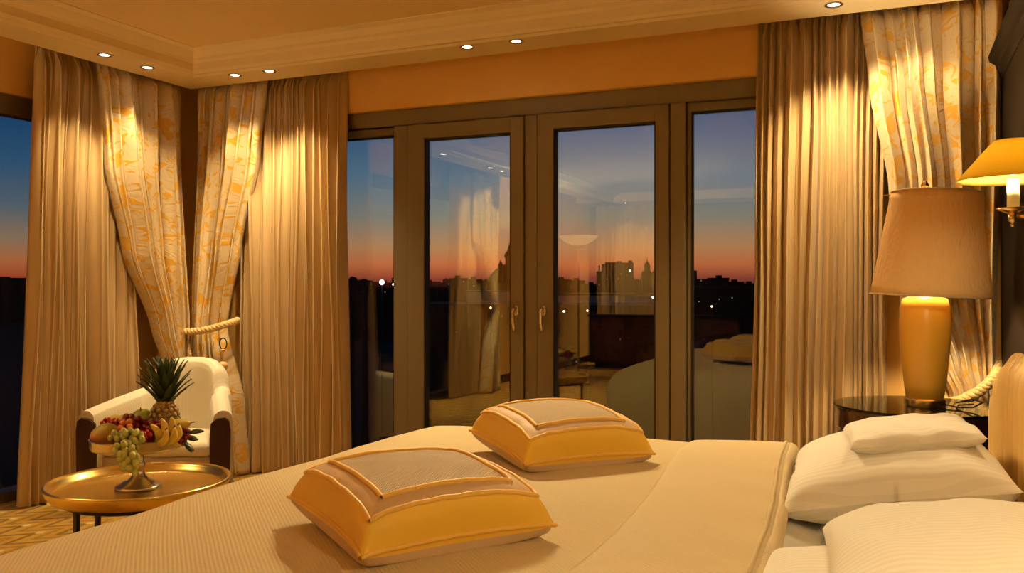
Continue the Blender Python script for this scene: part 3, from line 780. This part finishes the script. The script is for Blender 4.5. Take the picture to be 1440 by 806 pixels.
# grape bunches: berries are children sharing one mesh
def bunch(name, label, mat, rad, pts, elong=1.0, cat='fruit', stem=True):
    c0 = Vector(pts[0]); t = thing(name, label, cat, tuple(c0))
    first = None; rnd = random.Random(len(pts)*7+int(rad*1e4))
    for p in pts:
        if first is None:
            o = MB().ball((0,0,0), rad, rad, rad*elong, 12, 8).build('grape' if 'grape' in name else 'berry', mat, t); first = o
        else:
            o = first.copy(); COL.objects.link(o); o.parent = t
        o.location = Vector(p)-c0; o.rotation_euler = (rnd.uniform(-.6,.6), rnd.uniform(-.6,.6), rnd.uniform(0,3)); s_ = rnd.uniform(.88,1.1); o.scale = (s_,)*3
    if stem:
        MB().tube([Vector(q)-c0 for q in pts[::max(1, len(pts)//8)]], .0022, 6).build('stem', M['stem'], t)
    return t
def blob(c, ext, n, mind, seed):
    rnd = random.Random(seed); out = []; tr = 0
    while len(out) < n and tr < 6000:
        tr += 1
        a = Vector((rnd.uniform(-1,1), rnd.uniform(-1,1), rnd.uniform(-1,1)))
        if a.length > 1: continue
        q = Vector(fp(c[0]+a.x*ext[0], c[1]+a.y*ext[1], c[2]+a.z*ext[2]))
        if all((q-Vector(o)).length > mind for o in out): out.append(tuple(q))
    return out
# green grapes: lie on the rim and hang down in front of the dish
gp = blob((-.045,-.155,PZ+.066), (.075,.025,.028), 26, .019, 3)+blob((-.050,-.203,PZ+.022), (.042,.020,.035), 15, .019, 4)+blob((-.040,-.205,PZ-.012), (.036,.020,.036), 15, .019, 5)+blob((-.025,-.203,PZ-.040), (.022,.016,.024), 7, .019, 6)
bunch('green_grapes', 'bunch of green grapes hanging over the front of the fruit stand', M['ggrape'], .0115, gp, 1.3)
bunch('red_grapes', 'bunch of dark red grapes at the top of the fruit heap', M['rgrape'], .0115, blob((-.025,-.02,PZ+.098), (.055,.04,.03), 40, .018, 11), 1.1)
bunch('red_grapes', 'bunch of dark red grapes in front of the pineapple base', M['rgrape'], .0115, blob((.065,-.045,PZ+.083), (.045,.03,.026), 26, .018, 12), 1.1)
bunch('red_berries', 'sprig of bright red berries at the upper left above the mango', M['berry'], .009, blob((-.115,.01,PZ+.095), (.045,.035,.02), 30, .014, 13))
bunch('red_berries', 'sprig of bright red berries in the middle above the green grapes', M['berry'], .009, blob((-.03,-.12,PZ+.066), (.085,.03,.024), 60, .014, 14))
db = bunch('dark_berries', 'sprig of dark red berries with leaves at the right of the dish', M['dberry'], .0095, blob((.165,-.05,PZ+.055), (.040,.03,.032), 34, .015, 15))
c0 = Vector(db.location)
m = MB()
for (r, z, an, ln) in ((.205,.045,.1,.05), (.215,.065,.3,.065), (.195,.03,-.7,.045), (.20,.02,-.35,.04)):
    b0 = Vector(fp(r-.02, -.05, PZ+z))-c0; d = RX*math.cos(an)+Vector((0,0,math.sin(an))); w = (FX*.8+Vector((0,0,.6))).normalized(); vs = []; fs = []
    for i in range(7):
        t = i/6; wd = .014*math.sin(PI*min(1, .06+t*.94))**.8+.0006; q = b0+d*ln*t-Vector((0,0,.014*t*t)); vs += [q-w*wd, q+Vector((0,0,.003)), q+w*wd]
    for i in range(6): fs += [(i*3,i*3+1,i*3+4,i*3+3),(i*3+1,i*3+2,i*3+5,i*3+4)]
    m.add(vs, fs)
m.build('leaves', M['leaf'], db, solid=.001)
for r, f_, z, lab in [(-.062,-.06,.108,'orange physalis beside the red berries, leftmost of four'), (-.038,-.065,.113,'orange physalis at the top, second from left'), (-.072,-.085,.092,'orange physalis lowest of four, above the mango'), (-.036,-.095,.098,'orange physalis just below the top one, by the red grapes')]:
    t = thing('physalis', lab, 'fruit', fp(r, f_-.012, PZ+z), 0, 'orange physalis'); MB().ball((0,0,0), .0125, .0125, .0125, 14, 10).build('flesh', M['phys'], t); MB().tube([(0,0,.012),(.001,0,.017)], .002, 6).build('calyx', M['stem'], t)
M['yellowf'] = gradfruit('yellow_skin', lin(.70,.46,.08), lin(.74,.52,.12), .2, .8)
whole('lemon', 'yellow lemon peeking out behind the red berries at left', M['yellowf'], lambda b_: b_.ball((0,0,0), .026, .026, .032, 18, 12, fn=lambda p: p+Vector((0,0,.25*p.z*(abs(p.z)/.032)**4))), fp(-.10,.075,PZ+.092), (0,1.2,.3))
whole('lemon', 'yellow lemon peeking out left of the dark red grapes', M['yellowf'], lambda b_: b_.ball((0,0,0), .026, .026, .032, 18, 12, fn=lambda p: p+Vector((0,0,.25*p.z*(abs(p.z)/.032)**4))), fp(-.062,.03,PZ+.10), (0,1.4,1.1))

# ------------------------------------------------------------------ floor lamp & added dark cabinet in the rear of the room (mirrored in the glass)
fl = thing('floor_lamp', 'torchiere floor lamp with white glass bowl mirrored in the right door', 'lamp', (-3.74,-.9,0))
MB().lathe([(0,0),(.14,0),(.14,.015),(.03,.035),(.013,.05),(.013,1.80),(.03,1.82),(0,1.82)], 32).build('stand', M['brass'], fl, auto=40)
bw = shade_mat('opal_bowl', lin(.9,.85,.75), .3)
MB().lathe([(.03,1.80),(.10,1.81),(.18,1.845),(.24,1.90),(.255,1.92)], 48, cap=False).build('bowl', bw, fl)
MB().ball((0,0,1.85), .022).build('bulb', emit('torch_bulb', lin(1,.82,.55), 10), fl)

sb = thing('added_cabinet', 'long black cabinet added to darken the reflection beyond the bed in the right door pane', 'added_cabinet', (-3.25,-3.55,0))  # put in to turn the reflection below the rear curtain black
MB().box(-1.15,1.15,-.22,.22,.08,.80).build('body', M['ebony'], sb, smooth=False, bevel=.004)
MB().box(-1.18,1.18,-.25,.25,.80,.83).build('top', M['ebony'], sb, smooth=False, bevel=.006)
MB().box(-1.08,1.08,-.18,.16,0,.08).build('plinth', M['ebony'], sb, smooth=False)
for k in range(4):
    x0 = -1.13+k*.565; d_ = MB().box(x0+.006, x0+.559, .221, .24, .10, .78).build('door', M['mahog'], sb, smooth=False, bevel=.004)
    MB().ball((x0+(.50 if k % 2 == 0 else .065), .255, .48), .014).build('knob', M['brass'], d_)
# ------------------------------------------------------------------ downlights
WARM = (1,.742,.37)
bulbm = emit('halogen_disc', lin(1,.86,.6), 25)
def downlight(x, y, aim, label, power, size=92, blend=.75):
    t = thing('downlight', label, 'downlight', (x, y, SZ), 0, 'recessed halogen downlights')
    MB().lathe([(.028,-.001),(.042,-.001),(.044,-.004),(.040,-.007),(.030,-.006),(.026,.0)], 32, cap=False).build('trim_ring', M['nickel'], t)
    MB().lathe([(0,-.002),(.027,-.002),(.027,.0),(0,.0)], 24).build('lens', bulbm, t)
    L = bpy.data.lights.new('halogen', 'SPOT'); L.energy = power; L.color = WARM; L.spot_size = math.radians(size); L.spot_blend = blend; L.shadow_soft_size = .025
    o = bpy.data.objects.new('halogen', L); COL.objects.link(o); o.location = (x, y, SZ-.03)
    o.rotation_euler = Vector(aim).to_track_quat('-Z', 'Y').to_euler()
for x, y, aim, lab, pw in [
    (-4.22,3.76,(-.10,0,-1),'left wall downlight farther from the corner',50), (-4.22,4.08,(-.10,0,-1),'left wall downlight nearer the corner',44),
    (-3.86,4.45,(0,.10,-1),'downlight nearest the corner in the pair above the tasselled drape',50), (-3.59,4.45,(0,.10,-1),'second downlight of the pair right of the corner',94),
    (-2.21,4.45,(1.1,-2.5,-1.95),'left downlight of the pair above the glass doors',230), (-1.91,4.45,(.5,-1.2,-1.95),'right downlight of the pair above the glass doors',120),
    (-.27,4.48,(0,.10,-1),'downlight above the right satin curtain',101), (.05,4.48,(0,.10,-1),'downlight above the right brocade drape, just outside the picture',30),
    (-4.22,.44,(-.12,0,-1),'left wall downlight by the second window mirrored in the left door',400), (-4.22,.76,(-.12,0,-1),'downlight of the second window pair mirrored in the left door',250),
    (-4.0,-3.95,(0,-.12,-1),'downlight over the rear curtain mirrored in the right door',140), (-3.5,-3.95,(0,-.12,-1),'second downlight over the rear curtain mirrored in the right door',140),
    (-4.22,1.9,(.25,0,-1),'added unseen left wall downlight midway along the window, fill for the room',50)]:  # last entry: unseen downlight added to even out the room light
    downlight(x, y, aim, lab, pw)
def plight(name, loc, e, r, col=WARM):
    L = bpy.data.lights.new(name, 'POINT'); L.energy = e; L.color = col; L.shadow_soft_size = r
    o = bpy.data.objects.new(name, L); COL.objects.link(o); o.location = loc; return o
plight('sconce_glow', (.315,2.94,1.60), 24, .03); plight('sconce_glow', (.315,1.0,1.60), 54, .03)  # second one is the fill from the added near sconce
plight('lamp_glow', (LX, LY, LZ+.66), 60, .04)
plight('torch_glow', (-3.74,-.9,1.885), 140, .02)

# ------------------------------------------------------------------ dusk world
w = bpy.data.worlds.new('dusk'); sc.world = w; w.use_nodes = True; nt = w.node_tree; nt.nodes.clear()
def wn(t, ins=None, **kw):
    nd = nt.nodes.new(t)
    for k, v in kw.items(): setattr(nd, k, v)
    for k, v in (ins or {}).items():
        if isinstance(v, bpy.types.NodeSocket): nt.links.new(v, nd.inputs[k])
        else: nd.inputs[k].default_value = v
    return nd
g = wn('ShaderNodeTexCoord').outputs['Generated']; s_ = wn('ShaderNodeSeparateXYZ', {0: g})
el = wn('ShaderNodeMath', {0: s_.outputs[2], 1: 3.2}, operation='MULTIPLY').outputs[0]     # sin(elev)*3.2 ; 10 deg -> .556
el = wn('ShaderNodeMath', {0: el, 1: .1}, operation='ADD').outputs[0]
def wramp(stops):
    nd = wn('ShaderNodeValToRGB', {0: el}); cr = nd.color_ramp
    while len(cr.elements) < len(stops): cr.elements.new(.5)
    for e, (p, c_) in zip(cr.elements, stops): e.position = p; e.color = c_
    return nd.outputs[0]
P_ = lambda px: .1+3.2*math.sin(math.atan(px/1240))
sun = wramp([(0, lin(.002,.002,.002)), (.095, lin(.004,.003,.003)), (P_(0), srgb(96,52,48)), (P_(12), srgb(150,72,55)), (P_(30), srgb(205,112,66)), (P_(55), srgb(196,138,92)), (P_(95), srgb(150,140,122)), (P_(150), srgb(102,130,148)), (P_(220), srgb(66,104,142)), (.9, srgb(30,54,90)), (1, srgb(20,38,70))])
far = wramp([(0, lin(.002,.002,.002)), (.095, lin(.004,.003,.003)), (P_(0), srgb(100,44,32)), (P_(14), srgb(176,78,46)), (P_(32), srgb(186,110,66)), (P_(60), srgb(148,122,98)), (P_(100), srgb(92,106,118)), (P_(150), srgb(52,90,124)), (P_(220), srgb(20,68,112)), (.9, srgb(10,36,74)), (1, srgb(8,26,56))])
sunv = wn('ShaderNodeVectorMath', {0: g, 1: tuple(FX*math.cos(.10)+RX*math.sin(.10))}, operation='DOT_PRODUCT').outputs['Value']
az = wn('ShaderNodeMapRange', {0: sunv, 1: .88, 2: .99, 3: 0., 4: 1.}).outputs[0]
mx = wn('ShaderNodeMix', data_type='RGBA'); nt.links.new(az, mx.inputs[0]); nt.links.new(far, mx.inputs[6]); nt.links.new(sun, mx.inputs[7])
bg = wn('ShaderNodeBackground', {0: mx.outputs[2], 1: 1.0}); nt.links.new(bg.outputs[0], wn('ShaderNodeOutputWorld').inputs[0])

# ------------------------------------------------------------------ the city outside
GZ = -22.0
struct(MB().box(-2600, 2600, 7, 3500, GZ-1, GZ).build('ground', plain('city_ground', lin(.012,.012,.010), .9), smooth=False))
M['city'] = plain('dark_masonry', lin(.02,.018,.016), .9, var=.3); M['pale'] = plain('pale_facade', lin(.55,.50,.36), .9); M['roofm'] = plain('dark_roofing', lin(.03,.026,.022), .8)
lw_ = emit('lit_window_warm', lin(1,.55,.18), .7); lcw = emit('lit_window_cool', lin(.8,.95,1), .8); lcool = emit('lamp_cool', lin(.8,.95,1), 5); lwarm = emit('lamp_warm', lin(1,.6,.25), 6)
def bearing(px, D): u = (px-720)/1240; q = FX*D+RX*(u*D); return q     # horizontal direction through a bearing, at depth D
def zat(py, D): return CAMH+(403-py)/1240*D
def tower(px0, px1, ptop, D, label, mat=None, depth=None, wins=0, seed=0, extra=None, name='city_building'):
    c_ = bearing((px0+px1)/2, D); wd = (px1-px0)/1240*D; top = zat(ptop, D); dp = depth or wd
    t = thing(name, label, 'building', (c_.x, c_.y, GZ), YAW)
    h = top-GZ
    MB().box(-wd/2, wd/2, 0, dp, 0, h).build('wall', mat or M['city'], t, smooth=False)
    r = MB().box(-wd/2-.01*wd, wd/2+.01*wd, -.01*wd, dp+.01*wd, h, h+.012*wd+.2)
    if extra: extra(r, wd, dp, h)
    r.build('roof', M['roofm'], t, smooth=False)
    rnd = random.Random(seed)
    for k in range(wins):
        x = rnd.uniform(-.42,.42)*wd; z = h-rnd.uniform(.03,.35)*min(h, 45); s2 = D*.0004
        MB().box(x-s2, x+s2, -.08, .02, z-s2, z+s2).build('lit_window', lw_ if rnd.random() < .6 else lcw, t, smooth=False)
    return t
mast = lambda hh: (lambda r, wd, dp, h: r.box(-.03*wd, .03*wd, dp*.4, dp*.4+.06*wd, h, h+hh))
tower(840,853,382,700,'slim dark tower left of the twin towers on the skyline', extra=lambda r, w_, d_, h: r.box(-w_*.35, -w_*.2, 0, w_*.15, h, h+5), seed=1, wins=1)
tower(849,878,372,760,'broad dark tower left of its taller twin on the skyline', extra=lambda r, w_, d_, h: r.box(-w_*.4, w_*.1, 0, w_*.4, h, h+2), wins=2, seed=2)
tower(867,891,370,700,'tall dark tower beside the church spire', wins=3, seed=3, extra=lambda r, w_, d_, h: (r.box(-w_*.45, -w_*.2, 0, w_*.3, h, h+1.5), r.box(w_*.2, w_*.42, 0, w_*.2, h, h+2)))
tower(968,980,381,600,'slim tower in the right fixed window', wins=2, seed=5, extra=lambda r, w_, d_, h: r.box(-.1*w_, .1*w_, 0, .2*w_, h, h+1))
tower(981,998,393,640,'lower block right of the slim tower in the right window', wins=2, seed=6)
tower(782,925,416,150,'long pale flat-roofed block below the skyline', M['pale'], 14, 0, 7)
tower(655,724,411,160,'pale block under the dome', M['pale'], 14, 0, 8)
tower(560,735,432,110,'dark terrace building below the dome', M['city'], 16, 3, 9)
tower(760,960,434,100,'dark building in front of the long pale block', M['city'], 16, 2, 10)
tower(930,1100,405,420,'low dark block behind the right window', M['city'], 30, 5, 12)
tower(470,560,404,380,'low dark block behind the left fixed window', M['city'], 30, 3, 13)
rnd = random.Random(21); px = 472
sk = []
kk = 0
names_ = ['squat', 'narrow', 'stepped', 'wide', 'flat-topped', 'small']
while px < 1075:
    wd = rnd.uniform(9, 26); tp = rnd.uniform(391, 401) if not 735 < px < 760 else 398
    D = rnd.uniform(480, 1100)
    ref = 'behind the left fixed window' if px < 560 else 'left of the dome' if px < 680 else 'between the dome and the towers' if px < 835 else 'around the church spire' if px < 930 else 'behind the right fixed window'
    t = tower(px, px+wd, tp, D, f'distant {names_[kk%6]} dark block on the skyline {ref}', wins=rnd.choice([0,0,0,0,1]), seed=100+kk, extra=(lambda r, w_, d_, h: r.box(-.2*w_, .1*w_, 0, .3*w_, h, h+.16*w_)))
    t['group'] = 'distant skyline blocks'
    px += wd*.9; kk += 1
px = -60
while px < 60:
    wd = rnd.uniform(14, 30); t = tower(px, px+wd, rnd.uniform(386, 396), 380+(px+60)*3, f'distant {names_[kk%6]} dark block seen through the left wall window', wins=0, seed=100+kk); t['group'] = 'distant skyline blocks'; px += wd*.9; kk += 1
# domed building with lantern
D = 230; c_ = bearing(722, D); k_ = D/1240
dm = thing('domed_building', 'great dark dome with lantern against the sunset', 'building', (c_.x, c_.y, GZ), YAW)
zb = zat(412, D)-GZ
MB().box(-44*k_, 44*k_, -8*k_, 60*k_, 0, zb).build('wall', M['city'], dm, smooth=False)
MB().lathe([(40*k_,zb-1),(40*k_,zb+3*k_)]+[(40*k_*math.cos(a), zb+3*k_+40*k_*math.sin(a)) for a in [PI/2*i/14 for i in range(14)]]+[(0, zb+43*k_)], 40, c=(0,30*k_,0)).build('dome', M['city'], dm)
lx = -6*k_; z0 = zat(384, D)-GZ; Z = lambda py: zat(py, D)-GZ
MB().lathe([(7*k_,z0-8*k_),(7*k_,Z(374)),(8*k_,Z(373)),(5.5*k_,Z(372)),(5.5*k_,Z(363)),(7*k_,Z(362)),(6.2*k_,Z(357)),(3*k_,Z(353)),(1.8*k_,Z(351)),(1.8*k_,Z(348)),(.8*k_,Z(346)),(.3*k_,Z(342)),(0,Z(341.5))], 20, c=(lx,0,0)).build('lantern', M['city'], dm)
MB().lathe([(4*k_,z0-14*k_),(4*k_,Z(373)),(2*k_,Z(370)),(.4*k_,Z(366)),(0,Z(364))], 14, c=(-18*k_,-2*k_,0)).build('turret', M['city'], dm)
# church spire
D = 520; c_ = bearing(910, D); k_ = D/1240; Z = lambda py: zat(py, D)-GZ
sp = thing('church_tower', 'slender church tower with onion spire right of the twin towers', 'building', (c_.x, c_.y, GZ), YAW)
MB().box(-7.5*k_, 7.5*k_, -7*k_, 8*k_, 0, Z(385)).build('shaft', M['city'], sp, smooth=False)
MB().lathe([(6.5*k_,Z(386)),(6.5*k_,Z(383)),(4.2*k_,Z(380)),(4*k_,Z(377)),(4.6*k_,Z(375)),(3.4*k_,Z(371)),(1.4*k_,Z(369)),(.5*k_,Z(366)),(.25*k_,Z(363)),(0,Z(362.5))], 16).build('spire', M['city'], sp)
for s2 in (-1, 1):
    MB().lathe([(1.5*k_,Z(390)),(1.5*k_,Z(384)),(0,Z(380))], 10, c=(s2*7.2*k_, -6*k_, 0)).build('pinnacle', M['city'], sp)
# round trees near the left window
M['tree'] = plain('dusk_foliage', lin(.012,.014,.008), .9)
def tree(px, ptop, r, D, label):
    c_ = bearing(px, D); k_ = D/1240; t = thing('tree', label, 'tree', (c_.x, c_.y, GZ)); zt = zat(ptop, D)-GZ
    MB().tube([(0,0,0),(0,0,zt-r*k_)], .45, 8).build('trunk', M['tree'], t)
    b_ = MB(); rn = random.Random(px)
    for _ in range(34):
        a = Vector((rn.gauss(0,1), rn.gauss(0,1), rn.gauss(0,1))).normalized()*r*k_*rn.uniform(.35,.78)
        b_.ball((a.x, a.y, zt-r*k_+a.z), r*k_*rn.uniform(.2,.34), n=8, m=6)
    b_.build('crown', M['tree'], t)
tree(494,388,14,120,'dark tree at the left of the left fixed window'); tree(513,390,13,125,'dark rounded tree in the middle of the left fixed window')
c_ = bearing(513, 127); 
# globe lamp and street lights
D = 140; c_ = bearing(537, D); gl = thing('globe_lamp', 'bright white globe lamp outside the left fixed window', 'lamp', (c_.x, c_.y, GZ))
zz = zat(397, D)-GZ; MB().tube([(0,0,0),(0,0,zz-.4)], .12, 8).build('post', M['iron'], gl); MB().ball((0,0,zz), .40).build('globe', emit('globe_glow', lin(.95,1,.98), 4), gl)
for k, (px, py, D, mt, lab) in enumerate([(553,400,300,lcool,'small cool street light right of the globe lamp'),(793,438,95,lcool,'bright cool street light at the left of the right door pane'),(826,437,98,lwarm,'small warm street light below the pale block'),(1001,431,90,lwarm,'warm street light low in the right fixed window'),(886,381,690,lcool,'cool light on the tall tower'),(918,418,140,lcool,'cool light at the right end of the pale block'),(690,433,90,lwarm,'warm street light under the dome')]):
    c_ = bearing(px, D); t = thing('street_light', lab, 'street light', (c_.x, c_.y, GZ), 0, 'city street lights'); zz = zat(py, D)-GZ; r = D*.0011
    MB().tube([(0,.3,0),(0,.3,zz-r)], max(.05, r*.3), 6).build('post', M['iron'], t); MB().ball((0,0,zz), r, n=10, m=6).build('bulb', mt, t)

# ------------------------------------------------------------------ colour management
vs = sc.view_settings; vs.view_transform = 'Standard'; vs.look = 'None'; vs.exposure = 0; vs.gamma = 1; vs.use_curve_mapping = False
sc.cycles.use_denoising = True
sc.cycles.max_bounces = 10; sc.cycles.transparent_max_bounces = 16
sc.cycles.sample_clamp_indirect = 6
